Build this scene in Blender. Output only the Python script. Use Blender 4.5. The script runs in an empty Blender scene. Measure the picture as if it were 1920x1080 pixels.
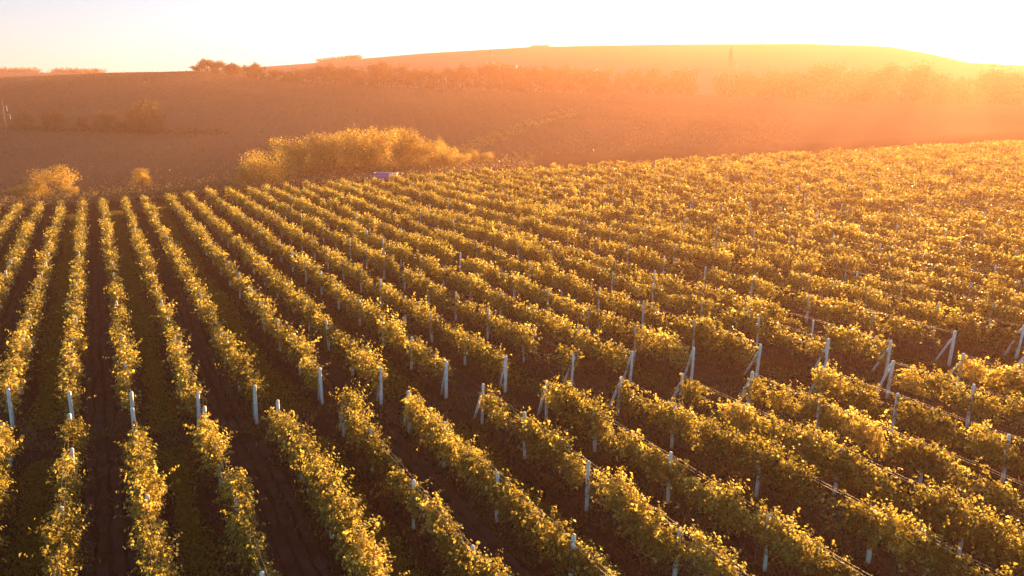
import bpy, math, random
import numpy as np
from mathutils import Vector

S = bpy.context.scene
C = S.collection
rng = np.random.default_rng(11)
random.seed(5)

# ------------------------------------------------------------------ camera
F = 1340.0                     # focal length in pixels of a 1920 wide frame
HOR = 225.0                    # height of the true horizon in that frame
H0 = 14.0                      # drone height over the vineyard
TH = math.atan((540 - HOR) / F)
CT, ST = math.cos(TH), math.sin(TH)
cam_d = bpy.data.cameras.new('camera')
cam = bpy.data.objects.new('camera', cam_d)
C.objects.link(cam)
cam.location = (0, 0, H0)
cam.rotation_euler = (math.pi / 2 - TH, 0, 0)
cam_d.sensor_width = 36
cam_d.lens = 36 * F / 1920
cam_d.clip_end = 9000
cam_d.clip_start = 0.5
S.camera = cam

# ------------------------------------------------------------------ light
SUN_PX, SUN_PY = 1800, -8
def ray(px, py):
    u, v = (px - 960) / F, (540 - py) / F
    return np.array([u, CT + v * ST, -ST + v * CT])
sd = ray(SUN_PX, SUN_PY)
sd = sd / np.linalg.norm(sd)
SUN_EL = math.asin(sd[2])
SUN_AZ = math.atan2(sd[0], sd[1])
W = bpy.data.worlds.new('World')
S.world = W
W.use_nodes = True
nt = W.node_tree
bg = nt.nodes['Background']
sky = nt.nodes.new('ShaderNodeTexSky')
sky.sky_type = 'NISHITA'
sky.sun_disc = False
sky.sun_elevation = SUN_EL
sky.sun_rotation = SUN_AZ
sky.altitude = 100
sky.air_density = 1.0
sky.dust_density = 0.4
sky.ozone_density = 1.5
hs = nt.nodes.new('ShaderNodeHueSaturation')
hs.inputs['Saturation'].default_value = 0.55
nt.links.new(sky.outputs[0], hs.inputs['Color'])
tn = nt.nodes.new('ShaderNodeMixRGB'); tn.blend_type = 'MULTIPLY'; tn.inputs[0].default_value = 1
tn.inputs[2].default_value = (0.36, 1.03, 1.33, 1)
nt.links.new(hs.outputs[0], tn.inputs[1])
nt.links.new(tn.outputs[0], bg.inputs[0])
bg.inputs[1].default_value = 0.042
sl = bpy.data.lights.new('sun', 'SUN')
sl.energy = 5.0
sl.angle = math.radians(0.5)
sl.color = (1.0, 0.58, 0.24)
so = bpy.data.objects.new('sun', sl)
C.objects.link(so)
so.rotation_euler = Vector((-sd[0], -sd[1], -sd[2])).to_track_quat('-Z', 'Y').to_euler()
S.view_settings.view_transform = 'Standard'
S.view_settings.look = 'None'
S.view_settings.exposure = 2.55
S.view_settings.gamma = 1.0
S.cycles.use_denoising = True
S.cycles.max_bounces = 6
S.cycles.volume_bounces = 0
S.cycles.transparent_max_bounces = 8
S.cycles.caustics_reflective = False
S.cycles.caustics_refractive = False

# ------------------------------------------------------------------ helpers
def mat(name):
    m = bpy.data.materials.new(name)
    m.use_nodes = True
    n = m.node_tree
    n.nodes.clear()
    out = n.nodes.new('ShaderNodeOutputMaterial')
    return m, n, out

def node(n, kind, **kw):
    x = n.nodes.new(kind)
    for k, v in kw.items():
        setattr(x, k, v)
    return x

def ramp(n, stops):
    r = n.nodes.new('ShaderNodeValToRGB')
    e = r.color_ramp.elements
    while len(e) < len(stops):
        e.new(0.5)
    for i, (p, c) in enumerate(stops):
        e[i].position = p
        e[i].color = (*c, 1)
    return r

def mesh_from(name, verts, faces_flat, loop_counts, tint=None, smooth=False):
    me = bpy.data.meshes.new(name)
    nv, nl, nf = len(verts), len(faces_flat), len(loop_counts)
    me.vertices.add(nv)
    me.vertices.foreach_set('co', np.ascontiguousarray(verts, dtype=np.float32).ravel())
    me.loops.add(nl)
    me.loops.foreach_set('vertex_index', np.ascontiguousarray(faces_flat, dtype=np.int32))
    me.polygons.add(nf)
    starts = np.concatenate([[0], np.cumsum(loop_counts)[:-1]]).astype(np.int32)
    me.polygons.foreach_set('loop_start', starts)
    if smooth:
        me.polygons.foreach_set('use_smooth', np.ones(nf, dtype=bool))
    if tint is not None:
        a = me.attributes.new('tint', 'FLOAT', 'POINT')
        a.data.foreach_set('value', np.ascontiguousarray(tint, dtype=np.float32))
    me.update(calc_edges=True)
    me.validate()
    return me

def link(name, me, material, parent=None):
    o = bpy.data.objects.new(name, me)
    if material is not None and me is not None and not me.materials:
        me.materials.append(material)
    C.objects.link(o)
    if parent is not None:
        o.parent = parent
    return o

def tag(o, label=None, cat=None, group=None, kind=None):
    for k, v in (('label', label), ('category', cat), ('group', group), ('kind', kind)):
        if v:
            o[k] = v
    return o

def empty(name, loc, rz=0.0):
    o = bpy.data.objects.new(name, None)
    C.objects.link(o)
    o.location = loc
    o.rotation_euler = (0, 0, rz)
    o.empty_display_size = 0.3
    return o

class MB:
    """collects simple solids into one mesh"""
    def __init__(self):
        self.v, self.f, self.c, self.n = [], [], [], 0
    def add(self, verts, faces):
        for f in faces:
            self.f.extend(i + self.n for i in f)
            self.c.append(len(f))
        self.v.extend(tuple(p) for p in verts)
        self.n += len(verts)
    def tube(self, pts, radii, k=6, cap=True, square=False, twist=0.0):
        pts = [Vector(p) for p in pts]
        vs, fs = [], []
        for i, p in enumerate(pts):
            a = pts[max(i - 1, 0)]
            b = pts[min(i + 1, len(pts) - 1)]
            t = (b - a).normalized()
            x = t.cross(Vector((0, 0, 1)) if abs(t.z) < 0.95 else Vector((0, 1, 0))).normalized()
            y = t.cross(x)
            for j in range(k):
                an = 2 * math.pi * (j + 0.5) / k + twist
                vs.append(p + (x * math.cos(an) + y * math.sin(an)) * radii[i])
        for i in range(len(pts) - 1):
            for j in range(k):
                fs.append((i * k + j, i * k + (j + 1) % k, (i + 1) * k + (j + 1) % k, (i + 1) * k + j))
        if cap:
            fs.append(tuple(range(k - 1, -1, -1)))
            fs.append(tuple((len(pts) - 1) * k + j for j in range(k)))
        self.add(vs, fs)
    def box(self, c, s):
        x, y, z = c
        a, b, h = s[0] / 2, s[1] / 2, s[2] / 2
        v = [(x + i * a, y + j * b, z + l * h) for i in (-1, 1) for j in (-1, 1) for l in (-1, 1)]
        self.add(v, [(0, 1, 3, 2), (4, 6, 7, 5), (0, 4, 5, 1), (2, 3, 7, 6), (0, 2, 6, 4), (1, 5, 7, 3)])
    def mesh(self, name, smooth=False):
        return mesh_from(name, np.array(self.v), self.f, self.c, None, smooth)

def leaves(cen, nrm, tan, size, tint, fold=0.18, width=0.85):
    """one folded kite-shaped leaf per row of the arrays"""
    nrm = nrm / (np.linalg.norm(nrm, axis=1, keepdims=True) + 1e-9)
    tan = tan - nrm * (tan * nrm).sum(1, keepdims=True)
    tan = tan / (np.linalg.norm(tan, axis=1, keepdims=True) + 1e-9)
    bi = np.cross(nrm, tan)
    s = size[:, None]
    up = nrm * s * fold
    v = np.stack([cen - tan * s * 0.5,
                  cen - bi * s * 0.5 * width - tan * s * 0.08 + up,
                  cen - bi * s * 0.28 * width + tan * s * 0.34 + up * 0.5,
                  cen + tan * s * 0.55 - up * 0.6,
                  cen + bi * s * 0.28 * width + tan * s * 0.34 + up * 0.5,
                  cen + bi * s * 0.5 * width - tan * s * 0.08 + up], axis=1)
    n = len(cen)
    f = (np.arange(n)[:, None] * 6 + np.array([0, 1, 2, 3, 4, 5])[None]).reshape(-1, 6)
    # two halves, folded along the midrib
    a = f[:, [0, 3, 2, 1]]
    b = f[:, [0, 5, 4, 3]]
    ff = np.stack([a, b], 1).reshape(-1)
    return v.reshape(-1, 3), ff, np.full(n * 2, 4), np.repeat(tint, 6)

def kites(cen, nrm, tan, size, tint, fold=0.15, width=0.9):
    """cheaper four-cornered leaf for things farther off"""
    nrm = nrm / (np.linalg.norm(nrm, axis=1, keepdims=True) + 1e-9)
    tan = tan - nrm * (tan * nrm).sum(1, keepdims=True)
    tan = tan / (np.linalg.norm(tan, axis=1, keepdims=True) + 1e-9)
    bi = np.cross(nrm, tan)
    s = size[:, None]
    up = nrm * s * fold
    v = np.stack([cen - tan * s * 0.5, cen - bi * s * 0.5 * width + up, cen + tan * s * 0.5, cen + bi * s * 0.5 * width + up], 1)
    n = len(cen)
    return v.reshape(-1, 3), np.arange(n * 4), np.full(n, 4), np.repeat(tint, 4)

def num(i):
    units = ['', 'first', 'second', 'third', 'fourth', 'fifth', 'sixth', 'seventh', 'eighth', 'ninth', 'tenth', 'eleventh', 'twelfth',
             'thirteenth', 'fourteenth', 'fifteenth', 'sixteenth', 'seventeenth', 'eighteenth', 'nineteenth']
    if i < 20:
        return units[i]
    tens = {2: ('twenty', 'twentieth'), 3: ('thirty', 'thirtieth'), 4: ('forty', 'fortieth'), 5: ('fifty', 'fiftieth'),
            6: ('sixty', 'sixtieth'), 7: ('seventy', 'seventieth'), 8: ('eighty', 'eightieth'), 9: ('ninety', 'ninetieth')}[i // 10]
    return tens[1] if i % 10 == 0 else tens[0] + '-' + units[i % 10]

# ------------------------------------------------------------------ the vineyard plane and the terrain
def plane_horizon(px):
    return 195 - 0.02 * (px - 168)
_r1, _r2 = ray(168, 195), ray(1800, plane_horizon(1800))
PA, PB = np.linalg.solve(np.array([[_r1[0], _r1[1]], [_r2[0], _r2[1]]]), np.array([_r1[2], _r2[2]]))
def plane_z(x, y):
    return PA * x + PB * y
ROWDIR = ray(168, 195)
ROWDIR = ROWDIR / np.linalg.norm(ROWDIR)
ROWH = math.atan2(ROWDIR[1], ROWDIR[0])
SIDE = np.array([ROWDIR[1], -ROWDIR[0], 0.0]); SIDE = SIDE / np.linalg.norm(SIDE)   # across the rows, towards the sun
SIDE[2] = PA * SIDE[0] + PB * SIDE[1]

def on_plane(px, py, h=0.0):
    """point of the plane lifted by h that shows at this pixel, as a ground point"""
    d = ray(px, py)
    t = (h - H0) / (d[2] - PA * d[0] - PB * d[1])
    p = d * t
    return np.array([p[0], p[1], plane_z(p[0], p[1])])

def project(p):
    p = np.asarray(p, float)
    x, y, z = p[..., 0], p[..., 1], p[..., 2] - H0
    dep = y * CT - z * ST
    v = y * ST + z * CT
    dep = np.where(np.abs(dep) < 1e-3, 1e-3, dep)
    return 960 + F * x / dep, 540 - F * v / dep, dep

def elev(py):
    v = (540 - py) / F
    return (-ST + v * CT) / (CT + v * ST)

EDGE_PX = [-900, 0, 165, 300, 430, 700, 1000, 1300, 1600, 1920, 3200]
EDGE_PY = [430, 386, 376, 367, 353, 333, 314, 297, 281, 262, 215]
_eu, _ed = [], []
for a, b in zip(EDGE_PX, EDGE_PY):
    p = on_plane(a, b, 1.6)
    _eu.append(p[0] / p[1]); _ed.append(p[1])
_o = np.argsort(_eu)
EU, ED = np.array(_eu)[_o], np.array(_ed)[_o]
def px_of_u(u):
    return 960 + F * u / CT
R1X = [-1200, 0, 220, 380, 500, 640, 900, 1280, 1600, 1920, 3000]
R1Y = [165, 145, 136, 133, 149, 158, 170, 177, 188, 196, 205]
R2X = [-1200, -100, 0, 230, 420, 600, 800, 1000, 1250, 1500, 1650, 1740, 1800, 2000, 3000]
R2Y = [150, 139, 138, 140, 134, 120, 102, 90, 85, 83, 88, 104, 118, 128, 140]

def RIDGE(px):
    return np.interp(px, [-800, 0, 400, 900, 1300, 1500, 2200], [380, 370, 362, 372, 396, 410, 410])

def ground_z(x, y):
    x, y = np.asarray(x, float), np.asarray(y, float)
    yy = np.maximum(y, 1.0)
    u = x / np.maximum(y, 30.0)
    px = px_of_u(u)
    ye = np.interp(u, EU, ED)
    zp = plane_z(x, y)
    # hillside beyond the crest, given as heights at a few distances along each bearing
    ze = plane_z(u * ye, ye)
    ya = ye + 45.0
    sight = (ze + 1.7 - H0) / ye
    za = H0 + (sight + 0.010) * ya
    yb = RIDGE(px)
    zb = H0 + elev(np.interp(px, R1X, R1Y)) * yb
    yc = yb + 80
    zc = zb - 5
    yd = np.full_like(yb, 615.0)
    zd = H0 + elev(np.interp(px, R2X, R2Y)) * yd
    def seg(t):
        return np.clip(t, 0, 1)
    def sm(t):
        t = np.clip(t, 0, 1)
        return t * t * (3 - 2 * t)
    z = zp.copy()
    t = seg((y - ye) / 45.0)
    e0 = plane_z(x, np.minimum(y, ye + 3))
    z = np.where(y > ye, e0 + (za - e0) * sm(t), z)
    t = seg((y - ya) / (yb - ya))
    z = np.where(y > ya, za + (zb - za) * (0.55 * t + 0.45 * sm(t)), z)
    t = (y - yb) / 80
    z = np.where(y > yb, zb + (zc - zb) * sm(t), z)
    t = seg((y - yc) / (yd - yc))
    z = np.where(y > yc, zc + (zd - zc) * np.sin(t * math.pi / 2), z)
    t = seg((y - yd) / 600)
    z = np.where(y > yd, zd - 28 * t * t, z)
    return z

def ground_at(px, dep, dy=0):
    """ground point on the bearing of a column of the frame, dep metres ahead"""
    u = (px - 960) / F * CT
    x, y = u * dep, dep
    return np.array([x, y, float(ground_z(x, y))])

def ground_hit(px, py, d0=None, d1=520):
    """ground point that stands on this bearing and shows at this height in the frame, beyond the crest"""
    u = (px - 960) / F * CT
    d0 = d0 or float(np.interp(u, EU, ED)) + 4
    y = np.arange(d0, d1, 0.5)
    z = ground_z(u * y, y)
    q = project(np.stack([u * y, y, z], 1))[1]
    i = int(np.argmin(np.abs(q - py)))
    return np.array([u * y[i], y[i], z[i]])

# ------------------------------------------------------------------ materials
def leaf_mat(name, stops, trans=0.45, gloss=0.35, sat=1.0):
    m, n, out = mat(name)
    at = node(n, 'ShaderNodeAttribute', attribute_name='tint')
    r = ramp(n, stops)
    n.links.new(at.outputs['Fac'], r.inputs[0])
    d = node(n, 'ShaderNodeBsdfPrincipled')
    d.inputs['Roughness'].default_value = 0.45
    d.inputs['Specular IOR Level'].default_value = gloss
    n.links.new(r.outputs[0], d.inputs['Base Color'])
    tr = node(n, 'ShaderNodeBsdfTranslucent')
    mx = node(n, 'ShaderNodeMixRGB', blend_type='MULTIPLY')
    mx.inputs[0].default_value = 1
    mx.inputs[2].default_value = (2.4, 2.45, 1.6, 1)
    n.links.new(r.outputs[0], mx.inputs[1])
    n.links.new(mx.outputs[0], tr.inputs[0])
    ms = node(n, 'ShaderNodeMixShader')
    ms.inputs[0].default_value = trans
    n.links.new(d.outputs[0], ms.inputs[1])
    n.links.new(tr.outputs[0], ms.inputs[2])
    n.links.new(ms.outputs[0], out.inputs[0])
    return m

M_VINE = leaf_mat('vine_leaf', [(0.0, (0.07, 0.052, 0.011)), (0.45, (0.22, 0.168, 0.038)), (0.8, (0.40, 0.3, 0.08)), (1.0, (0.58, 0.42, 0.14))], 0.52, 0.2)
M_TREE = leaf_mat('tree_leaf', [(0.0, (0.07, 0.042, 0.016)), (0.6, (0.13, 0.075, 0.026)), (1.0, (0.19, 0.105, 0.035))], 0.22, 0.1)
M_GOLD = leaf_mat('autumn_leaf', [(0.0, (0.16, 0.10, 0.025)), (0.6, (0.34, 0.22, 0.055)), (1.0, (0.5, 0.33, 0.09))], 0.55, 0.15)
M_DRY = leaf_mat('dry_grass_blade', [(0.0, (0.06, 0.042, 0.025)), (0.6, (0.12, 0.085, 0.048)), (1.0, (0.2, 0.145, 0.08))], 0.3, 0.05)
M_GRASS = leaf_mat('grass_blade', [(0.0, (0.085, 0.068, 0.015)), (0.6, (0.16, 0.122, 0.024)), (1.0, (0.24, 0.175, 0.04))], 0.3, 0.05)
M_FARV = leaf_mat('far_vine_leaf', [(0.0, (0.2, 0.095, 0.055)), (0.6, (0.25, 0.122, 0.068)), (1.0, (0.3, 0.15, 0.08))], 0.12, 0.05)

def simple_mat(name, col, rough=0.8, metal=0.0, var=0.25, scale=8.0, bump=0.0, spec=0.3):
    m, n, out = mat(name)
    tc = node(n, 'ShaderNodeTexCoord')
    nz = node(n, 'ShaderNodeTexNoise')
    nz.inputs['Scale'].default_value = scale
    nz.inputs['Detail'].default_value = 5
    n.links.new(tc.outputs['Object'], nz.inputs['Vector'])
    r = ramp(n, [(0.3, tuple(c * (1 - var) for c in col)), (0.7, tuple(min(1, c * (1 + var)) for c in col))])
    n.links.new(nz.outputs[0], r.inputs[0])
    d = node(n, 'ShaderNodeBsdfPrincipled')
    d.inputs['Roughness'].default_value = rough
    d.inputs['Metallic'].default_value = metal
    d.inputs['Specular IOR Level'].default_value = spec
    n.links.new(r.outputs[0], d.inputs['Base Color'])
    if bump:
        b = node(n, 'ShaderNodeBump')
        b.inputs['Strength'].default_value = bump
        n.links.new(nz.outputs[0], b.inputs['Height'])
        n.links.new(b.outputs[0], d.inputs['Normal'])
    n.links.new(d.outputs[0], out.inputs[0])
    return m

M_BARK = simple_mat('vine_bark', (0.09, 0.06, 0.04), 0.9, 0, 0.4, 30)
M_TRUNK = simple_mat('tree_bark', (0.08, 0.06, 0.045), 0.9, 0, 0.3, 3)
M_WIRE = simple_mat('galvanised_wire', (0.35, 0.33, 0.31), 0.6, 1.0, 0.1, 4)
M_STEEL = simple_mat('galvanised_steel', (0.22, 0.2, 0.18), 0.55, 0.6, 0.15, 2)
M_GLASS = simple_mat('glass_insulator', (0.75, 0.72, 0.68), 0.15, 0, 0.05, 4, 0, 0.8)
M_POLE = simple_mat('pole_concrete', (0.17, 0.14, 0.12), 0.85, 0, 0.2, 2)
M_BLUE = simple_mat('blue_sheet_metal', (0.14, 0.11, 0.36), 0.5, 0, 0.12, 1.5)
M_BLUE2 = simple_mat('blue_roof_metal', (0.18, 0.15, 0.42), 0.4, 0, 0.12, 1.5)
M_DARK = simple_mat('dark_rubber', (0.03, 0.03, 0.03), 0.8, 0, 0.2, 4)

# post: pale concrete with lichen and dirty feet
def post_mat():
    m, n, out = mat('pale_concrete_post')
    tc = node(n, 'ShaderNodeTexCoord')
    nz = node(n, 'ShaderNodeTexNoise')
    nz.inputs['Scale'].default_value = 7
    nz.inputs['Detail'].default_value = 8
    nz.inputs['Roughness'].default_value = 0.7
    mp = node(n, 'ShaderNodeMapping')
    mp.inputs['Scale'].default_value = (2, 2, 0.8)
    oi = node(n, 'ShaderNodeObjectInfo')
    ad = node(n, 'ShaderNodeVectorMath', operation='ADD')
    n.links.new(tc.outputs['Object'], ad.inputs[0])
    n.links.new(oi.outputs['Location'], ad.inputs[1])
    n.links.new(ad.outputs[0], mp.inputs[0])
    n.links.new(mp.outputs[0], nz.inputs['Vector'])
    r = ramp(n, [(0.30, (0.2, 0.17, 0.15)), (0.42, (0.66, 0.63, 0.62)), (0.6, (0.8, 0.78, 0.77)), (0.8, (0.85, 0.83, 0.82))])
    n.links.new(nz.outputs[0], r.inputs[0])
    d = node(n, 'ShaderNodeBsdfPrincipled')
    d.inputs['Roughness'].default_value = 0.8
    n.links.new(r.outputs[0], d.inputs['Base Color'])
    n.links.new(d.outputs[0], out.inputs[0])
    return m
M_POST = post_mat()

def soil_mat():
    m, n, out = mat('soil')
    geo = node(n, 'ShaderNodeNewGeometry')
    rot = node(n, 'ShaderNodeVectorRotate', rotation_type='Z_AXIS')
    rot.inputs['Angle'].default_value = -ROWH
    n.links.new(geo.outputs['Position'], rot.inputs['Vector'])
    mp = node(n, 'ShaderNodeMapping')
    mp.inputs['Scale'].default_value = (0.07, 4.2, 1)       # long streaks along the rows: wheel tracks and furrows
    n.links.new(rot.outputs[0], mp.inputs[0])
    st = node(n, 'ShaderNodeTexNoise')
    st.inputs['Scale'].default_value = 1.0
    st.inputs['Detail'].default_value = 4
    n.links.new(mp.outputs[0], st.inputs['Vector'])
    fine = node(n, 'ShaderNodeTexNoise')
    fine.inputs['Scale'].default_value = 7.0
    fine.inputs['Detail'].default_value = 8
    fine.inputs['Roughness'].default_value = 0.65
    n.links.new(geo.outputs['Position'], fine.inputs['Vector'])
    big = node(n, 'ShaderNodeTexNoise')
    big.inputs['Scale'].default_value = 0.012
    big.inputs['Detail'].default_value = 6
    n.links.new(geo.outputs['Position'], big.inputs['Vector'])
    a = node(n, 'ShaderNodeMath', operation='MULTIPLY_ADD')
    n.links.new(st.outputs[0], a.inputs[0]); a.inputs[1].default_value = 0.6
    b = node(n, 'ShaderNodeMath', operation='MULTIPLY')
    n.links.new(fine.outputs[0], b.inputs[0]); b.inputs[1].default_value = 0.4
    n.links.new(b.outputs[0], a.inputs[2])
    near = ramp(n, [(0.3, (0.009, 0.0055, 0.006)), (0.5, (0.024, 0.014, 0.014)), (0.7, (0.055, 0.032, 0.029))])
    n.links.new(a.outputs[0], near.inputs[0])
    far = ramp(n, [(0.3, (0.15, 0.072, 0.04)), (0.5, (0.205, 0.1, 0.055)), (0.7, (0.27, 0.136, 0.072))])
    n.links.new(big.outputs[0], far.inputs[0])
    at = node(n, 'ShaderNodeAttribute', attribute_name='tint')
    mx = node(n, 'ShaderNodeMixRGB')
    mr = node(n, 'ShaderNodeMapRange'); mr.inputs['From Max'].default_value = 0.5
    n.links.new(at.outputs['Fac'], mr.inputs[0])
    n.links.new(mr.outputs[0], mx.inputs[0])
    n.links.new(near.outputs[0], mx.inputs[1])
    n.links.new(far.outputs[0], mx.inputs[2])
    d = node(n, 'ShaderNodeBsdfPrincipled')
    d.inputs['Roughness'].default_value = 1.0
    d.inputs['Specular IOR Level'].default_value = 0.0
    haze_tone = ramp(n, [(0.3, (0.24, 0.15, 0.12)), (0.7, (0.31, 0.2, 0.16))])      # far hill made paler: distance haze put into its colour
    n.links.new(big.outputs[0], haze_tone.inputs[0])
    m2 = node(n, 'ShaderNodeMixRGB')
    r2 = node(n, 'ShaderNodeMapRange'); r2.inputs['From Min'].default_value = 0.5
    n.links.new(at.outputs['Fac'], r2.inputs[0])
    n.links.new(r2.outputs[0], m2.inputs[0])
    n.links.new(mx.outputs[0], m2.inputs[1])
    n.links.new(haze_tone.outputs[0], m2.inputs[2])
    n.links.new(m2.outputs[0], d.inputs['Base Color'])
    bp = node(n, 'ShaderNodeBump')
    bp.inputs['Strength'].default_value = 0.8
    bp.inputs['Distance'].default_value = 0.3
    n.links.new(a.outputs[0], bp.inputs['Height'])
    n.links.new(bp.outputs[0], d.inputs['Normal'])
    n.links.new(d.outputs[0], out.inputs[0])
    return m
M_SOIL = soil_mat()

# ------------------------------------------------------------------ ground sheet
ys = np.concatenate([np.arange(-120, 0, 12), np.arange(0, 60, 2.0), np.arange(60, 190, 2.5), np.arange(190, 700, 7.0), np.arange(700, 1800, 25.0), [1800, 2000]])
us = np.linspace(-1.0, 1.0, 321)
us = us * (0.75 + 0.55 * us * us)
YY, UU = np.meshgrid(ys, us, indexing='ij')
XX = UU * np.maximum(YY + 40, 160)
ZZ = ground_z(XX, YY)
ny, nu = YY.shape
idx = np.arange(ny * nu).reshape(ny, nu)
q = np.stack([idx[:-1, :-1], idx[:-1, 1:], idx[1:, 1:], idx[1:, :-1]], -1).reshape(-1)
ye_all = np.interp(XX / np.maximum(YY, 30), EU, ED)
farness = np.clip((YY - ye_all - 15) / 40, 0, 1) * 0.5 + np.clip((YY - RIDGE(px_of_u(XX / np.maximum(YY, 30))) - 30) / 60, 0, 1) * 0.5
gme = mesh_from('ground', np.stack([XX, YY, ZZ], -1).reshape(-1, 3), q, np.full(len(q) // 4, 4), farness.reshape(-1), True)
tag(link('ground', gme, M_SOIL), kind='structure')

# ------------------------------------------------------------------ rows of vines
BACK = {0: (12, 730), 1: (128, 735), 2: (242, 735), 3: (367, 738), 4: (475, 722), 5: (600, 690), 6: (712, 690), 7: (835, 678), 8: (947, 668),
        9: (1072, 663), 10: (1183, 658), 11: (1300, 652), 12: (1423, 645), 13: (1553, 636), 14: (1668, 640), 15: (1788, 622), 16: (1915, 610)}
FRONT = {0: (5, 795), 1: (128, 778), 2: (248, 766), 3: (380, 762), 4: (518, 752), 5: (640, 742), 6: (765, 734), 7: (903, 722), 8: (1025, 713),
         9: (1160, 706), 10: (1278, 703), 11: (1408, 698), 12: (1540, 688), 13: (1672, 676), 14: (1803, 664)}
POST_H = 1.85
backP = {k: on_plane(*v, POST_H) for k, v in BACK.items()}
frontP = {k: on_plane(*v, POST_H) for k, v in FRONT.items()}
step = (backP[16] - backP[10]) / 6
for k in range(17, 80):
    backP[k] = backP[16] + step * (k - 16)
step = (backP[3] - backP[0]) / 3
for k in range(-1, -7, -1):
    backP[k] = backP[0] + step * k
fst = (frontP[14] - frontP[8]) / 6
for k in range(15, 19):
    frontP[k] = frontP[14] + fst * (k - 14)
fst = (frontP[3] - frontP[0]) / 3
frontP[-1] = frontP[0] - fst
for d in (backP, frontP):
    for k in d:
        d[k][2] = plane_z(d[k][0], d[k][1])
EDX = np.array(EDGE_PX); EDY = np.array(EDGE_PY)

def back_length(P):
    """how far the row runs before the crest, and where it comes into frame"""
    t = np.arange(0, 330, 0.5)
    pts = P + ROWDIR * t[:, None] + np.array([0, 0, 1.6])
    px, py, dep = project(pts)
    lim = np.interp(px, EDX, EDY)
    bad = np.nonzero(py < lim)[0]
    return t[bad[0]] if len(bad) else t[-1]

def row_foliage(P, D, L, shoots, nleaf, smin, smax, full, seed, gap=0.05, spacing=1.25, wide=0.21):
    g = np.random.default_rng(seed)
    nv = max(1, int(L / spacing))
    s0 = 0.7 + np.arange(nv) * spacing + g.normal(0, 0.12, nv)
    vig = np.clip(g.normal(1.0, 0.32, nv), 0.3, 1.7)
    # slow swells along the row, then dead vines
    ph = g.uniform(0, 6.28, 3)
    vig *= 1 + 0.16 * np.sin(s0 / 2.3 + ph[0]) + 0.12 * np.sin(s0 / 5.7 + ph[1])
    dead = g.random(nv) < gap
    vig[dead] *= 0.25
    cnt = np.maximum(1, (shoots * vig * np.where(dead, 0.25, 1)).astype(int))
    vi = np.repeat(np.arange(nv), cnt)
    n = len(vi)
    v = vig[vi]
    rs = s0[vi] + g.normal(0, 0.36, n) * (0.6 + 0.4 * v)
    lean = g.normal(0, 0.10, nv)[vi] + g.normal(0, 0.09, n)
    rh = g.uniform(0.72, 1.5, n)
    up = np.abs(g.normal(0.42, 0.24, n)) * v
    arch = g.uniform(0.2, 1.0, n)
    side = g.normal(0, wide, n) * (0.6 + 0.5 * v)
    along = g.normal(0, 0.28, n)
    tall = g.random(n) < 0.06
    up[tall] += g.uniform(0.25, 0.6, tall.sum())
    m = nleaf
    t = (np.arange(m)[None] + g.uniform(0, 1, (n, m))) / m
    hz = rh[:, None] + up[:, None] * t * 1.4 - arch[:, None] * t * t * 0.75
    hz = np.maximum(hz, 0.5 + 0.3 * g.random((n, m)))
    hz = np.where(hz > 1.72, 1.72 + (hz - 1.72) * 0.5, hz)
    sx = lean[:, None] + side[:, None] * np.power(t, 0.8) + g.normal(0, 0.05, (n, m))
    sl_ = rs[:, None] + along[:, None] * t + g.normal(0, 0.05, (n, m))
    sl_ = np.clip(sl_, 0.0, L)
    cen = (P[None, None] + D[None, None] * sl_[..., None] + SIDE[None, None] * sx[..., None])
    cen[..., 2] += hz
    cen = cen.reshape(-1, 3)
    N = len(cen)
    sxs = np.sign(side)[:, None].repeat(m, 1).reshape(-1)
    out_ = (sx.reshape(-1) - lean.repeat(m)) / 0.35
    shoot_n = g.normal(0, 0.38, (n, 3)).repeat(m, 0)
    nrm = g.normal(0, 0.30, (N, 3)) + shoot_n + np.array([0, 0, 0.6]) + SIDE[None] * np.clip(out_, -1, 1)[:, None] * 0.75
    tan = SIDE[None] * (sxs * 0.5)[:, None] + g.normal(0, 0.5, (N, 3)) + np.array([0, 0, -0.6])
    size = smin + (smax - smin) * g.random(N) ** 1.6
    tint = np.clip(g.normal(0.42, 0.22, N) + 0.22 * g.normal(0, 1, nv)[vi].repeat(m) * 0.6 + (g.random(N) < 0.05) * 0.4, 0, 1)
    fn = leaves if full else kites
    v_, f_, c_, t_ = fn(cen, nrm, tan, size, tint)
    return mesh_from('foliage', v_, f_, c_, t_)

def wire_mesh(P, D, L, h, off, r, sp=4.4):
    mb = MB()
    n = max(1, int(round(L / sp)))
    pts, rad = [], []
    for i in range(n + 1):
        a = i * L / n
        p = P + D * a + SIDE * off
        pts.append((p[0], p[1], p[2] + h)); rad.append(r)
        if i < n:
            p = P + D * (a + L / n / 2) + SIDE * off
            pts.append((p[0], p[1], p[2] + h - 0.035)); rad.append(r)
    mb.tube(pts, rad, 4, False)
    return mb.mesh('wire')

def trunk_mesh(seed):
    g = random.Random(seed)
    mb = MB()
    pts = [(0, 0, -0.05)]
    x = y = 0
    for i in range(1, 6):
        x += g.uniform(-0.05, 0.05); y += g.uniform(-0.05, 0.05)
        pts.append((x, y, 0.2 * i))
    mb.tube(pts, [0.045, 0.035, 0.032, 0.03, 0.032, 0.04], 6)
    for s in (-1, 1):
        mb.tube([(x, y, 0.95), (x + s * 0.3 * ROWDIR[0], y + s * 0.3 * ROWDIR[1], 1.05), (x + s * 0.62 * ROWDIR[0], y + s * 0.62 * ROWDIR[1], 1.08)], [0.03, 0.022, 0.014], 5)
    return mb.mesh('trunk', True)
TRUNKS = [trunk_mesh(i) for i in range(4)]
for t in TRUNKS:
    t.materials.append(M_BARK)

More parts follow.
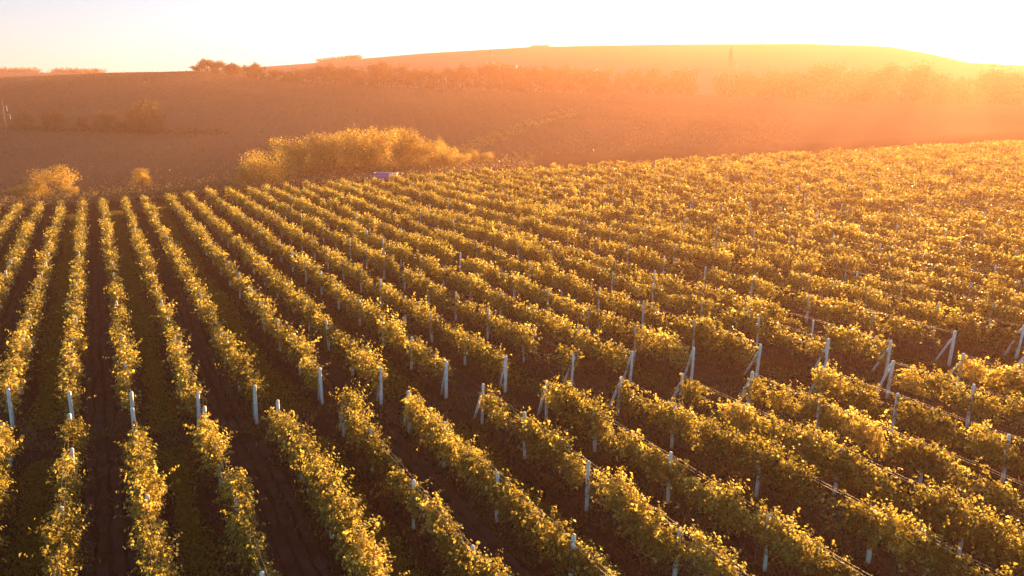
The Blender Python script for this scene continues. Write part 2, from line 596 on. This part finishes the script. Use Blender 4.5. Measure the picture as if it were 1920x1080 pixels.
# posts: slightly tapered square concrete stakes with chamfered heads
def post_mesh(h, w, seed):
    g = random.Random(seed)
    mb = MB()
    lx, ly = g.uniform(-0.012, 0.012), g.uniform(-0.012, 0.012)
    prof = [(-0.3, 1.0), (0.5, 0.98), (h - 0.06, 0.9), (h - 0.02, 0.84), (h, 0.6)]
    mb.tube([(lx * z, ly * z, z) for z, _ in prof], [w * 0.8 * k for _, k in prof], 8 if seed % 3 == 0 else 4, True)
    return mb.mesh('trellis_post')
POSTS = [post_mesh(POST_H + 0.06 * ((i % 4) - 1.5), 0.09, i) for i in range(6)]
END_POST = [post_mesh(POST_H + 0.03 * i, 0.105, 20 + i) for i in range(3)]
BRACE = []
for i, (run, top) in enumerate(((0.7, 1.5), (0.6, 1.65), (0.8, 1.45))):
    mb = MB()
    d = ROWDIR
    b0 = Vector((d[0] * run, d[1] * run, -0.15))
    b1 = Vector((d[0] * 0.075, d[1] * 0.075, top))
    mb.tube([b0, b0.lerp(b1, 0.5), b0.lerp(b1, 0.95), b1], [0.066, 0.064, 0.06, 0.045], 4)
    BRACE.append(mb.mesh('brace'))
for m_ in POSTS + END_POST + BRACE:
    m_.materials.append(M_POST)

LEAN = np.array([0.022, 0.0])      # the stakes lean a touch towards the sun
post_list = []                     # (depth, point, row kind, row number, place in the row)
def add_row(kind, k, no, P, D, L):
    root = empty('vine_row', P)
    if kind == 'front':
        lab = f'golden vine row on this side of the earth track, {num(no)} counting toward the sun'
        tag(root, lab, 'vine row', 'vine rows on this side of the earth track')
    else:
        lab = f'long vine row beyond the earth track, {num(no)} counting toward the sun'
        tag(root, lab, 'vine row', 'vine rows beyond the earth track')
    Pl = np.zeros(3)
    px, py, dep = project(P + D * min(L, 4))
    if kind == 'front':
        me = row_foliage(Pl, D, L, 130, 15, 0.045, 0.14, True, 100 + k, 0.07)
    else:
        q_ = P + D * (L * 0.4)
        dm = project(q_)[2]
        if k <= 18:
            me = row_foliage(Pl, D, L, 80, 10, 0.07, 0.18, False, 300 + k, 0.05)
        else:
            me = row_foliage(Pl, D, L, 74, 8, 0.10, 0.22, False, 300 + k, 0.10, wide=0.14)
    link('foliage', me, M_VINE, root)
    if kind == 'front':
        ws = ((1.84, 0.06), (1.82, -0.06), (1.3, 0.04), (1.0, 0.0))
    else:
        ws = ((1.84, 0.06), (1.82, -0.06), (1.25, 0.0)) if k < 30 else ((1.82, 0.0),)
    for h, off in ws:
        link('wire', wire_mesh(Pl, D, L, h, off, 0.003), M_WIRE, root)
    nt_ = int(min(L, 26 if kind == 'front' else 12) / 1.25) if (kind == 'front' or k <= 16) else 0
    for i in range(nt_):
        t = link('trunk', TRUNKS[(i + k) % 4], None, root)
        q_ = D * (0.7 + 1.25 * i)
        t.location = (q_[0], q_[1], q_[2])
    return root

def end_post(P, kind, no):
    root = empty('end_post', (P[0], P[1], P[2]))
    side_ = 'near' if kind == 'front' else 'far'
    tag(root, f'white braced end post on {side_} side of the track, {num(no)} counting toward the sun', 'end post', f'end posts on the {side_} side of the earth track')
    a = link('post', random.choice(END_POST), None, root)
    b = link('brace', random.choice(BRACE), None, root)
    root.rotation_euler = (random.gauss(0, 0.012), 0.022 + random.gauss(0, 0.016), 0)
    return root

VIS = (-60, 1990)
nf = 0
for k in sorted(frontP):
    P = frontP[k]
    # towards the camera: run until the row has left the frame
    t = np.arange(0, 40, 0.5)
    pts = P - ROWDIR * t[:, None] + np.array([0, 0, 0.9])
    px, py, dep = project(pts)
    out_ = np.nonzero((py > 1180) | (px > 2150) | (dep < 8))[0]
    L = max(4.0, float(t[out_[0]]) if len(out_) else 20.0)
    nf += 1
    add_row('front', k, nf, P, -ROWDIR, L)
    if -20 < px[0] < 1940:
        end_post(P, 'front', nf)
    s, j = 3.6, 1
    while s < L:
        post_list.append((P - ROWDIR * s, 'front', nf, j)); s += 4.35; j += 1

nb = 0
for k in sorted(backP):
    P = backP[k].copy()
    L = back_length(P)
    t = np.arange(0, L, 0.5)
    px, py, dep = project(P + ROWDIR * t[:, None] + np.array([0, 0, 1.0]))
    ins = np.nonzero((px < 2030) & (px > -90))[0]
    if len(ins) < 6:
        continue
    nb += 1
    s0 = max(0.0, t[ins[0]]) if px[0] > 2030 else 0.0
    s1 = L if px[-1] > -90 else t[ins[-1]]
    s0 = math.floor(s0 / 4.4) * 4.4
    add_row('back', k, nb, P + ROWDIR * s0, ROWDIR, s1 - s0)
    if -20 < px[0] < 1950:
        end_post(P, 'back', nb)
    s, j = max(4.4, s0), 1
    while s < s1 - 0.5:
        post_list.append((P + ROWDIR * s, 'back', nb, j)); s += 4.4; j += 1

inview, rest = [], []
for p, kind, no, j in post_list:
    a, b, d = project(p + np.array([0, 0, 1.0]))
    if -15 < a < 1935 and -20 < b < 1120:
        inview.append((float(d), p, kind, no, j))
inview.sort(key=lambda x: x[0])
for i, (d, p, kind, no, j) in enumerate(inview[:300]):
    o = link('trellis_post', POSTS[i % 6], None)
    off = SIDE * random.gauss(0, 0.03)
    o.location = (p[0] + off[0], p[1] + off[1], p[2])
    o.rotation_euler = (random.gauss(0, 0.014), 0.025 + random.gauss(0, 0.02), random.uniform(0, 1.5))
    place = 'below' if kind == 'front' else 'beyond'
    w = 'near' if kind == 'front' else 'far'
    tag(o, f'pale stake, {num(j)} {place} the track, in {w} row {num(no)} counting toward the sun', 'trellis post',
        'trellis posts in the near vine rows' if kind == 'front' else 'trellis posts in the far vine rows')
mb = MB()
for (d, p, kind, no, j) in inview[300:]:
    a = random.gauss(0.03, 0.03)
    mb.tube([(p[0], p[1], p[2] - 0.1), (p[0] + a, p[1], p[2] + POST_H)], [0.062, 0.058], 4)
tag(link('distant_stakes', mb.mesh('distant_stakes'), M_POST), 'pale trellis stakes dotted through the far vine rows', 'trellis stakes', kind='stuff')

# ------------------------------------------------------------------ grass in every other lane, dry weeds along the rows
def blades(cen, h, w, lean_amt, g):
    n = len(cen)
    ang = g.uniform(0, 6.283, n)
    t = np.stack([np.cos(ang), np.sin(ang), np.zeros(n)], 1) * w[:, None] * 0.5
    ln = g.normal(0, lean_amt, (n, 3)) * h[:, None]
    ln[:, 2] = h
    v = np.stack([cen - t, cen + t, cen + ln * 0.6 + t * 0.7, cen + ln], 1).reshape(-1, 3)
    return v, np.arange(n * 4), np.full(n, 4)

g = np.random.default_rng(77)
gc, gh, gw = [], [], []
def lane(P0, P1, D, L, w, dens):
    """scatter along the middle of the lane between two neighbouring rows"""
    n = int(L * w * dens)
    s = g.uniform(0, L, n)
    mid = (P0 + P1) / 2
    wv = w * (0.75 + 0.25 * np.sin(s / 3.1 + P0[0]) + 0.12 * np.sin(s / 1.1))
    c = np.clip(g.normal(0, 0.36, n), -0.8, 0.8) * wv
    p = mid + D * s[:, None] + SIDE * c[:, None]
    p[:, 2] = plane_z(p[:, 0], p[:, 1])
    gc.append(p); gh.append(g.uniform(0.03, 0.13, n)); gw.append(g.uniform(0.06, 0.16, n))
for k in range(-6, 30):
    if k % 2 == 0 and k in backP and k + 1 in backP:
        L = min(back_length(backP[k]), 90 if k < 12 else 45)
        lane(backP[k], backP[k + 1], ROWDIR, L, 1.25, 210 if k < 8 else 90)
    if k % 2 == 0 and k in frontP and k + 1 in frontP:
        lane(frontP[k], frontP[k + 1], -ROWDIR, 20, 1.25, 300)
gc, gh, gw = np.concatenate(gc), np.concatenate(gh), np.concatenate(gw)
v, f, c = blades(gc, gh, gw, 0.8, g)
tag(link('grass', mesh_from('grass', v, f, c, np.repeat(np.clip(g.normal(0.5, 0.22, len(gc)), 0, 1), 4)), M_GRASS), kind='stuff')

# tyre tracks in the tilled lanes: sheets of paler, pressed earth just above the soil
tv, tf, tn_ = [], [], 0
def track(A, B, D, L, off):
    global tn_
    n = int(L / 0.35)
    s = np.linspace(0, L, n)
    mid = (A + B) / 2
    w0 = 0.15 + 0.06 * np.sin(s * 2.3 + off * 9) * np.sin(s * 0.7) + g.normal(0, 0.025, n)
    c = off + 0.05 * np.sin(s * 0.4 + A[0])
    for sg in (-1, 1):
        p = mid + D * s[:, None] + SIDE * (c + sg * w0)[:, None]
        p[:, 2] = plane_z(p[:, 0], p[:, 1]) + 0.012
        tv.append(p)
    i = np.arange(n - 1)
    tf.append(np.stack([i + tn_, i + 1 + tn_, i + 1 + n + tn_, i + n + tn_], 1).reshape(-1))
    tn_ += 2 * n
for k in range(-5, 30):
    if k % 2 and k in backP and k + 1 in backP:
        for off in (-0.62, -0.2, 0.25, 0.66):
            track(backP[k], backP[k + 1], ROWDIR, min(back_length(backP[k]) - 2, 70), off)
    if k % 2 and k in frontP and k + 1 in frontP:
        for off in (-0.62, -0.2, 0.25, 0.66):
            track(frontP[k], frontP[k + 1], -ROWDIR, 20, off)
tf = np.concatenate(tf)
M_TRACK = simple_mat('pressed_earth', (0.046, 0.028, 0.027), 1.0, 0, 0.45, 1.6, 0.4, 0.0)
tag(link('path', mesh_from('path', np.concatenate(tv), tf, np.full(len(tf) // 4, 4)), M_TRACK), kind='structure')

# dry weeds under the vines, on the headland and at the crest
wc = []
def weeds(P, D, L, dens, spread):
    n = int(L * dens)
    s = g.uniform(-0.6, L, n)
    clump = 0.5 + 0.5 * np.sin(s * 1.7 + P[0]) * np.sin(s * 0.63 + P[1])
    keep = g.random(n) < clump
    s = s[keep]
    c = g.normal(0, spread, len(s))
    p = P + D * s[:, None] + SIDE * c[:, None]
    p[:, 2] = plane_z(p[:, 0], p[:, 1])
    wc.append(p)
for k in frontP:
    weeds(frontP[k], -ROWDIR, 20, 260, 0.42)
for k in range(-4, 24):
    weeds(backP[k], ROWDIR, 26, 130, 0.42)
for k in range(0, 16):                       # headland track verge
    a, b = backP[k], backP[k + 1]
    n = 1600
    t = g.random(n)
    p = a + (b - a) * t[:, None] - ROWDIR * g.uniform(-0.8, 2.4, n)[:, None]
    keep = np.sin(p[:, 0] * 2.1) * np.sin(p[:, 1] * 1.7 + p[:, 0]) > -0.15
    p = p[keep]
    p[:, 2] = plane_z(p[:, 0], p[:, 1])
    wc.append(p)
wc = np.concatenate(wc)
n = len(wc)
v, f, c = blades(wc, g.uniform(0.05, 0.30, n) * g.uniform(0.5, 1, n), g.uniform(0.02, 0.05, n), 0.7, g)
tag(link('dry_weeds', mesh_from('dry_weeds', v, f, c, np.repeat(np.clip(g.normal(0.4, 0.25, n), 0, 1), 4)), M_DRY), 'dry weeds and grass under the vines and along the earth track', 'weeds', kind='stuff')

# ------------------------------------------------------------------ trees and bushes
def crown_mesh(seed, rx, rz, n, size, lobes=9, zc=0.0, flat=0.0, ragged=0.35, low=-0.9):
    g = np.random.default_rng(seed)
    cs = g.normal(0, 0.5, (lobes, 3)) * np.array([rx, rx, rz])
    cs = np.clip(cs, [-rx * 0.75, -rx * 0.75, low * rz], [rx * 0.75, rx * 0.75, rz * 0.7])
    rad = g.uniform(0.28, 0.55, lobes)
    w = rad ** 2 / (rad ** 2).sum()
    li = g.choice(lobes, n, p=w)
    d = g.normal(0, 1, (n, 3)); d /= np.linalg.norm(d, axis=1, keepdims=True)
    r = np.clip(g.normal(0.82, 0.26, n), 0.1, 1.35)
    # twig clumps: some directions in each lobe stick out
    bump = 1 + ragged * np.sin(d[:, 0] * 5 + li) * np.sin(d[:, 1] * 5 + li * 2) + ragged * 0.6 * np.sin(d[:, 2] * 7 + li * 3)
    cen = cs[li] + d * (r * bump * rad[li])[:, None] * np.array([rx, rx, rz])
    cen[:, 2] += zc
    cen[:, 2] = np.maximum(cen[:, 2], 0.12 + 0.25 * g.random(n))
    nrm = d * 0.8 + g.normal(0, 0.6, (n, 3)) + np.array([0, 0, 0.3])
    tan = g.normal(0, 1, (n, 3))
    tint = np.clip(g.normal(0.45, 0.2, n) + 0.18 * g.normal(0, 1, lobes)[li], 0, 1)
    v, f, c, t = kites(cen, nrm, tan, g.uniform(0.6, 1.3, n) * size, tint)
    return mesh_from('crown', v, f, c, t)

def trunk_tree_mesh(seed, h, r):
    g = random.Random(seed)
    mb = MB()
    pts = [(g.uniform(-.1, .1) * i * 0.4, g.uniform(-.1, .1) * i * 0.4, h * i / 4 - 0.3) for i in range(5)]
    mb.tube(pts, [r, r * .85, r * .7, r * .55, r * .35], 7)
    for i in range(5):
        a = g.uniform(0, 6.28)
        p = Vector(pts[2 + i % 2])
        e = p + Vector((math.cos(a) * h * 0.35, math.sin(a) * h * 0.35, h * g.uniform(.25, .5)))
        mb.tube([p, p.lerp(e, .5) + Vector((0, 0, h * .06)), e], [r * .45, r * .3, r * .12], 5)
    return mb.mesh('trunk', True)

def plant(name, label, cat, group, loc, crown, trunk, cm, sc=(1, 1, 1), rz=0.0):
    root = empty(name, loc, rz)
    root.scale = sc
    tag(root, label, cat, group)
    link('crown', crown, cm, root)
    if trunk is not None:
        link('trunk', trunk, M_TRUNK, root)
    return root

BELT = [(crown_mesh(500 + i, 5.0, 6.0, 3200, 0.62, 13, 7.2, low=-0.9), trunk_tree_mesh(500 + i, 9, 0.28)) for i in range(6)]

def depth_on_ridge(px):
    return float(RIDGE(px))

# shelter belt on the brow of the hill: (column, height of the tree top in the frame)
belt = [(382, 122), (398, 111), (415, 112), (437, 118), (450, 121), (478, 123), (494, 121), (520, 131), (545, 132), (565, 128), (590, 132), (612, 127), (633, 124), (655, 124), (672, 123), (700, 121),
        (722, 124), (737, 121), (765, 129), (790, 127), (815, 124), (842, 128), (868, 124), (895, 127), (918, 123), (945, 121), (965, 120), (985, 125), (1018, 126),
        (1040, 132), (1058, 130), (1082, 131), (1110, 127), (1128, 128), (1160, 140), (1188, 133), (1212, 131), (1240, 142), (1268, 127), (1284, 131)]
for i, (px, top) in enumerate(belt):
    dep = depth_on_ridge(px) - 2 + random.uniform(-6, 6)
    p = ground_at(px, dep)
    h = max(3.0, (float(project(p)[1]) - top) / F * dep)
    cr, tr = BELT[i % 6]
    s = h / 13.2
    wd = max(s, 0.55) * random.uniform(1.05, 1.4)
    lab = (f'dark round-headed tree on the skyline brow, {num(i + 1)} counting toward the sun' if px < 510 else
           f'hazy brown tree in the shelter belt before the gap, {num(i - 6)} counting toward the sun')
    plant('belt_tree', lab, 'tree', 'trees of the long shelter belt', p, cr, tr, M_TREE, (wd, wd, s), random.uniform(0, 6.28))
belt2 = [(1358, 136), (1378, 133), (1400, 141), (1425, 143), (1446, 138), (1462, 134), (1485, 138), (1505, 131), (1530, 127), (1548, 128), (1572, 132), (1592, 136), (1612, 127), (1640, 125), (1660, 127),
         (1685, 131), (1708, 130), (1735, 134), (1760, 138), (1778, 146), (1800, 154), (1826, 148), (1850, 138), (1872, 136), (1900, 136), (1925, 133)]
for i, (px, top) in enumerate(belt2):
    dep = depth_on_ridge(px) - 14 + random.uniform(-8, 8)
    p = ground_at(px, dep)
    h = max(3.0, (float(project(p)[1]) - top) / F * dep)
    cr, tr = BELT[(i + 2) % 6]
    s = h / 13.2
    wd = s * random.uniform(1.05, 1.4)
    plant('sunlit_tree', f'glowing orange tree in the belt under the sun, {num(i + 1)} after the gap', 'tree', 'trees of the belt under the sun', p, cr, tr, M_TREE, (wd, wd, s), random.uniform(0, 6.28))
# undergrowth that closes the foot of both belts
def scatter_leaves(name, pts, hmin, hmax, size, per, material, label, cat, seed, spread=1.0, kind='stuff'):
    g = np.random.default_rng(seed)
    pts = np.repeat(np.array(pts), per, 0)
    n = len(pts)
    h = g.uniform(hmin, hmax, n) * g.uniform(0.4, 1, n)
    p = pts + np.stack([g.normal(0, spread, n), g.normal(0, spread, n), h], 1)
    v, f, c, t = kites(p, g.normal(0, 0.7, (n, 3)) + np.array([0, 0, 0.5]), g.normal(0, 1, (n, 3)), g.uniform(0.6, 1.3, n) * size, np.clip(g.normal(0.5, 0.25, n), 0, 1))
    o = link(name, mesh_from(name, v, f, c, t), material)
    tag(o, label, cat, kind=kind)
    return o
pts = [ground_at(px, depth_on_ridge(px) + random.uniform(-6, 8)) for px in np.arange(378, 1300, 3.2)] + \
      [ground_at(px, depth_on_ridge(px) - 12 + random.uniform(-6, 8)) for px in np.arange(1345, 1960, 3.2)]
scatter_leaves('shelter_belt_undergrowth', pts, 0.3, 4.5, 0.6, 30, M_TREE, 'brown undergrowth closing the foot of the shelter belts', 'undergrowth', 3, 1.4)
# far woods on the distant ridges: masses nobody could count
pts = []
for px in np.arange(-60, 225, 1.3):
    if math.sin(px * 0.11) + math.sin(px * 0.043 + 1) > -0.9:
        pts.append(ground_at(px, 606 + random.uniform(-14, 8)))
scatter_leaves('distant_woods', pts, 0.2, 4.6, 1.0, 26, M_TREE, 'low far woods along the distant ridge at the shaded end of the skyline', 'woods', 4, 1.6)
pts = [ground_at(px, 611 + random.uniform(-6, 3)) for px in list(np.arange(602, 680, 1.0)) + list(np.arange(655, 680, 1.0))]
scatter_leaves('ridge_woods', pts, 0.2, 4.4, 1.0, 22, M_TREE, 'low woods on the knoll where the far ridge begins to climb', 'woods', 14, 1.6)
pts = [ground_at(px, 611 + random.uniform(-6, 3)) for px in np.arange(994, 1028, 1.2)]
scatter_leaves('ridge_copse', pts, 0.1, 2.4, 0.8, 18, M_TREE, 'tiny copse on top of the far ridge', 'woods', 15, 1.2)

# the golden thicket in the valley behind the field
THICK = [crown_mesh(700 + i, 4.2, 4.2, 9000, 0.22, 16, 3.6, ragged=0.3, low=-0.85) for i in range(5)]
THICK_DARK = [m_.copy() for m_ in THICK]
TTR = [trunk_tree_mesh(700 + i, 4.5, 0.16) for i in range(3)]
thick = [(452, 318, 300, 0.55), (482, 284, 130, 0.9), (508, 279, 140, 1.0), (528, 283, 150, 0.9), (556, 262, 152, 1.1), (590, 256, 160, 1.2), (622, 252, 158, 1.2), (655, 247, 166, 1.25), (690, 246, 160, 1.3),
         (722, 244, 168, 1.3), (752, 247, 160, 1.25), (780, 258, 164, 1.2), (806, 262, 158, 1.15), (832, 272, 156, 1.05), (858, 288, 160, 0.9), (884, 282, 172, 0.8), (912, 296, 172, 0.75)]
for i, (px, top, dep, w) in enumerate(thick):
    if dep > 250:
        dep = 128
    p = ground_at(px, dep)
    h = max(2.2, (float(project(p)[1]) - top) / F * dep)
    s = h / 7.6
    ws = max(s, w * 0.62)
    plant('thicket_tree', f'golden bushy tree of the valley thicket, {num(i + 1)} counting toward the sun', 'tree', 'trees of the valley thicket', p, THICK[i % 5], TTR[i % 3], M_GOLD, (ws, ws, s), random.uniform(0, 6.28))
# single trees and bushes beyond the crest and on the hillside
single = [('yellow_tree', 78, 314, 367, 0.75, 'bright yellow tree beside the end of the vine rows'),
          ('yellow_bush', 46, 340, 372, 0.6, 'low yellow bush at the foot of the bright yellow tree'),
          ('yellow_bush', 14, 350, 374, 0.6, 'low yellow bush farthest down the slope from the bright yellow tree'),
          ('yellow_bush', 112, 350, 370, 0.5, 'small bush between the yellow tree and the bare scrub'),
          ('pale_bush', 252, 319, 350, 0.5, 'pale feathery bush standing alone below the hillside vines'),
          ('pale_bush', 425, 335, 349, 0.4, 'small pale bush just before the big golden thicket'),
          ('hillside_tree', 272, 190, 248, 1.1, 'rounded tree at the sunward end of the hillside bushes'),
          ('hillside_bush', 234, 216, 247, 0.9, 'hazy bush next to the rounded hillside tree'),
          ('hillside_bush', 196, 211, 246, 0.9, 'hazy tall bush second from the rounded hillside tree'),
          ('hillside_bush', 150, 222, 244, 0.8, 'hazy low bush third from the rounded hillside tree'),
          ('hillside_bush', 102, 208, 242, 1.0, 'hazy bush fourth from the rounded hillside tree'),
          ('hillside_bush', 44, 212, 241, 0.9, 'hazy bush just beside the tall power pole')]
for i, (nm, px, top, base, w, lab) in enumerate(single):
    p = ground_hit(px, base)
    dep = p[1]
    h = max(1.6, (float(project(p)[1]) - top) / F * dep)
    s = h / 7.4
    ws = max(s * 1.1, w * 0.62) if base > 300 else max(s * 0.95, w * 0.7)
    plant(nm, lab, 'tree' if 'tree' in nm else 'bush', None, p, (THICK if base > 300 else THICK_DARK)[(i + 1) % 5], TTR[i % 3], M_GOLD if base > 300 else M_TREE, (ws, ws, s), random.uniform(0, 6.28))
pts = [ground_hit(px, float(np.interp(px, [0, 300, 420], [243, 250, 252])) + random.uniform(-2, 2)) for px in np.arange(-30, 420, 1.6)]
scatter_leaves('hillside_scrub', pts, 0.1, 1.6, 0.4, 10, M_TREE, 'dark scrub along the foot of the hillside bushes', 'scrub', 9, 1.0)

# scrub in the valley bottom
pts = []
for px in np.arange(-40, 1000, 2.2):
    for _ in range(3):
        u = (px - 960) / F * CT
        ye = float(np.interp(u, EU, ED))
        pts.append(ground_at(px, ye + random.uniform(10, 48)))
scatter_leaves('scrub', pts, 0.1, 1.5, 0.3, 10, M_DRY, 'dry scrub along the valley bottom behind the field', 'scrub', 6, 0.6)
pts = []
for px in np.arange(860, 1075, 1.2):
    u = (px - 960) / F * CT
    d = np.interp(px, [860, 930, 1000, 1075], [185, 215, 250, 280]) + random.choice((-1, 1)) * random.uniform(0, 12)
    pts.append(ground_at(px, d))
scatter_leaves('sunlit_scrub', pts, 0.05, 1.5, 0.2, 42, M_GOLD, 'sunlit strip of pale scrub running up from the thicket', 'scrub', 7, 1.1)

# vines on the opposite hillside: too many and too small to count
g = np.random.default_rng(21)
cen = []
hd = np.array([-0.16, 1.0]); hd /= np.linalg.norm(hd)
hp = np.array([hd[1], -hd[0]])
for i in range(-130, 80):
    n = 260
    s = 120 + np.arange(n) * 1.4 + g.normal(0, 0.2, n)
    x = hp[0] * i * 3.2 + hd[0] * s
    y = hp[1] * i * 3.2 + hd[1] * s
    u = x / y
    px = px_of_u(u)
    ye = np.interp(u, EU, ED)
    top = RIDGE(px) - 22
    ok = (px > -60) & (px < 1500) & (y > ye + 42) & (y < top) & (g.random(n) > 0.12)
    ok &= ~((np.abs(project(np.stack([x, y, ground_z(x, y)], 1))[1] - np.interp(px, [0, 300], [243, 250])) < 4) & (px < 330))
    x, y = x[ok], y[ok]
    if not len(x):
        continue
    cen.append(np.stack([x + g.normal(0, 0.12, len(x)), y, ground_z(x, y)], 1))
cen = np.repeat(np.concatenate(cen), 3, 0)
n = len(cen)
cen = cen + np.stack([g.normal(0, 0.22, n), g.normal(0, 0.35, n), g.uniform(0.4, 1.6, n)], 1)
v, f, c, t = kites(cen, g.normal(0, 0.6, (n, 3)) + np.array([0, 0, 0.4]), g.normal(0, 1, (n, 3)), g.uniform(0.25, 0.5, n), np.clip(g.normal(0.45, 0.15, n), 0, 1))
tag(link('hillside_vines', mesh_from('hillside_vines', v, f, c, t), M_FARV), 'rows of small vines over the opposite hillside', 'vines', kind='stuff')

# ------------------------------------------------------------------ power line poles and pylon
def pole(px, dep, top_py, lab, arms):
    p = ground_at(px, dep)
    h = (float(project(p)[1]) - top_py) / F * dep
    root = empty('power_pole', p, 0.3)
    tag(root, lab, 'power pole', 'poles of the power line')
    mb = MB(); mb.tube([(0, 0, -0.5), (0.05, 0, h * 0.5), (0.1, 0, h)], [0.24, 0.2, 0.13], 8)
    link('post', mb.mesh('post', True), M_POLE, root)
    for (z, l0, l1) in arms:
        mb = MB(); mb.box(((l0 + l1) / 2, -0.22, h * z), (l1 - l0, 0.14, 0.16))
        arm = link('crossarm', mb.mesh('crossarm'), M_STEEL, root)
        for x in (l0 + 0.1, l1 - 0.1):
            if abs(x) < 0.3:
                continue
            mb = MB()
            for q_ in range(5):
                mb.tube([(x, -0.22, h * z - 0.2 - q_ * 0.25), (x, -0.22, h * z - 0.36 - q_ * 0.25)], [0.14, 0.07], 8)
            mb.tube([(x, -0.22, h * z), (x, -0.22, h * z - 1.4)], [0.03, 0.03], 5)
            link('insulator', mb.mesh('insulator'), M_GLASS, arm)
    return root
pole(8, 205, 192, 'tall pale power pole at the shaded edge of the hillside', ((0.86, -0.1, 1.2), (0.66, -1.7, 1.7)))
pole(920, 368, 98, 'thin power pole rising over the shelter belt', ((0.9, -0.1, 1.4), (0.72, -1.8, 1.8)))
pole(831, 335, 142, 'faint power pole standing in front of the shelter belt', ((0.88, -0.1, 1.4), (0.74, -1.8, 1.8)))

def pylon(px, dep, top_py):
    p = ground_at(px, dep)
    h = (float(project(p)[1]) - top_py) / F * dep
    root = empty('lattice_pylon', p, 0.35)
    tag(root, 'steel lattice pylon rising at the gap between the two tree belts', 'pylon')
    b, t = 2.6, 0.5
    def w(z):
        z /= h
        return b + (t * 1.8 - b) * min(z / 0.7, 1) if z < 0.7 else t * 1.8 + (0.12 - t * 1.8) * (z - 0.7) / 0.3
    for sx, sy in ((-1, -1), (1, -1), (1, 1), (-1, 1)):
        mb = MB()
        zz = [0, h * 0.7, h]
        mb.tube([(sx * w(z), sy * w(z), z) for z in zz], [0.26, 0.2, 0.16], 4)
        link('leg', mb.mesh('leg'), M_STEEL, root)
    mb = MB()
    zs = np.linspace(0, h * 0.95, 10)
    cs = ((-1, -1), (1, -1), (1, 1), (-1, 1))
    for a, b_ in zip(zs[:-1], zs[1:]):
        for i in range(4):
            c0, c1 = cs[i], cs[(i + 1) % 4]
            mb.tube([(c0[0] * w(a), c0[1] * w(a), a), (c1[0] * w(b_), c1[1] * w(b_), b_)], [0.09, 0.09], 4)
            mb.tube([(c1[0] * w(a), c1[1] * w(a), a), (c0[0] * w(b_), c0[1] * w(b_), b_)], [0.06, 0.06], 4)
    link('lattice', mb.mesh('lattice'), M_STEEL, root)
    for z, l0, l1 in ((0.66, 0.0, 4.6), (0.46, -6.0, 5.6)):
        mb = MB()
        z *= h
        for l in (l0, l1):
            if l == 0:
                continue
            for sy in (-1, 1):
                mb.tube([(math.copysign(w(z), l), sy * w(z), z), (l, 0, z)], [0.14, 0.1], 4)
                mb.tube([(math.copysign(w(z), l), sy * w(z), z + 1.3), (l, 0, z)], [0.12, 0.09], 4)
        arm = link('crossarm', mb.mesh('crossarm'), M_STEEL, root)
        for l in (l0, l1):
            if l:
                mb = MB()
                for q_ in range(7):
                    mb.tube([(l, 0, z - 0.15 - q_ * 0.2), (l, 0, z - 0.3 - q_ * 0.2)], [0.2, 0.1], 8)
                link('insulator', mb.mesh('insulator'), M_GLASS, arm)
pylon(1362, 384, 95)

# ------------------------------------------------------------------ blue truck body behind the crest
def shed():
    dep = float(np.interp((719 - 960) / F * CT, EU, ED)) + 7
    p = ground_at(719, dep)
    _, py, _ = project(p)
    h = min(2.2, max(1.7, (float(py) - 326) / F * dep))
    root = empty('blue_trailer', p, -0.06)
    tag(root, 'blue farm trailer half hidden behind the crest of the field', 'trailer')
    mb = MB(); mb.box((0, 0, h * 0.62), (3.9, 1.9, h * 0.7))
    link('body', mb.mesh('body'), M_BLUE, root)
    mb = MB()
    for s in (-1, 1):
        mb.box((0, s * 0.98, h * 0.975), (4.0, 0.06, 0.08))
        mb.box((s * 1.98, 0, h * 0.975), (0.06, 1.9, 0.08))
    link('top_rail', mb.mesh('top_rail'), M_BLUE2, root)
    for sx in (-1.3, 1.3):
        for sy in (-0.9, 0.9):
            mb = MB(); mb.tube([(sx, sy - 0.12, 0.4), (sx, sy + 0.12, 0.4)], [0.4, 0.4], 16)
            link('wheel', mb.mesh('wheel'), M_DARK, root)
shed()

# ------------------------------------------------------------------ evening haze
HAZE_DENSITY = 0.00066
m, n, out = mat('haze')
pv = node(n, 'ShaderNodeVolumePrincipled')
pv.inputs['Color'].default_value = (1.0, 0.49, 0.30, 1)
pv.inputs['Density'].default_value = HAZE_DENSITY
pv.inputs['Anisotropy'].default_value = 0.44
n.links.new(pv.outputs[0], out.inputs['Volume'])
allz = ZZ.min()
mb = MB()
zt = float(ZZ.max()) + 8
mb.box((0, 900, (allz - 1 + zt) / 2), (5600, 2600, zt - allz + 1))
tag(link('haze', mb.mesh('haze'), m), kind='stuff')
print('rows', nf, nb, 'posts', len(inview), 'haze z', allz - 1, zt, 'sun el', math.degrees(SUN_EL), 'az', math.degrees(SUN_AZ), 'X', XX.min(), XX.max())
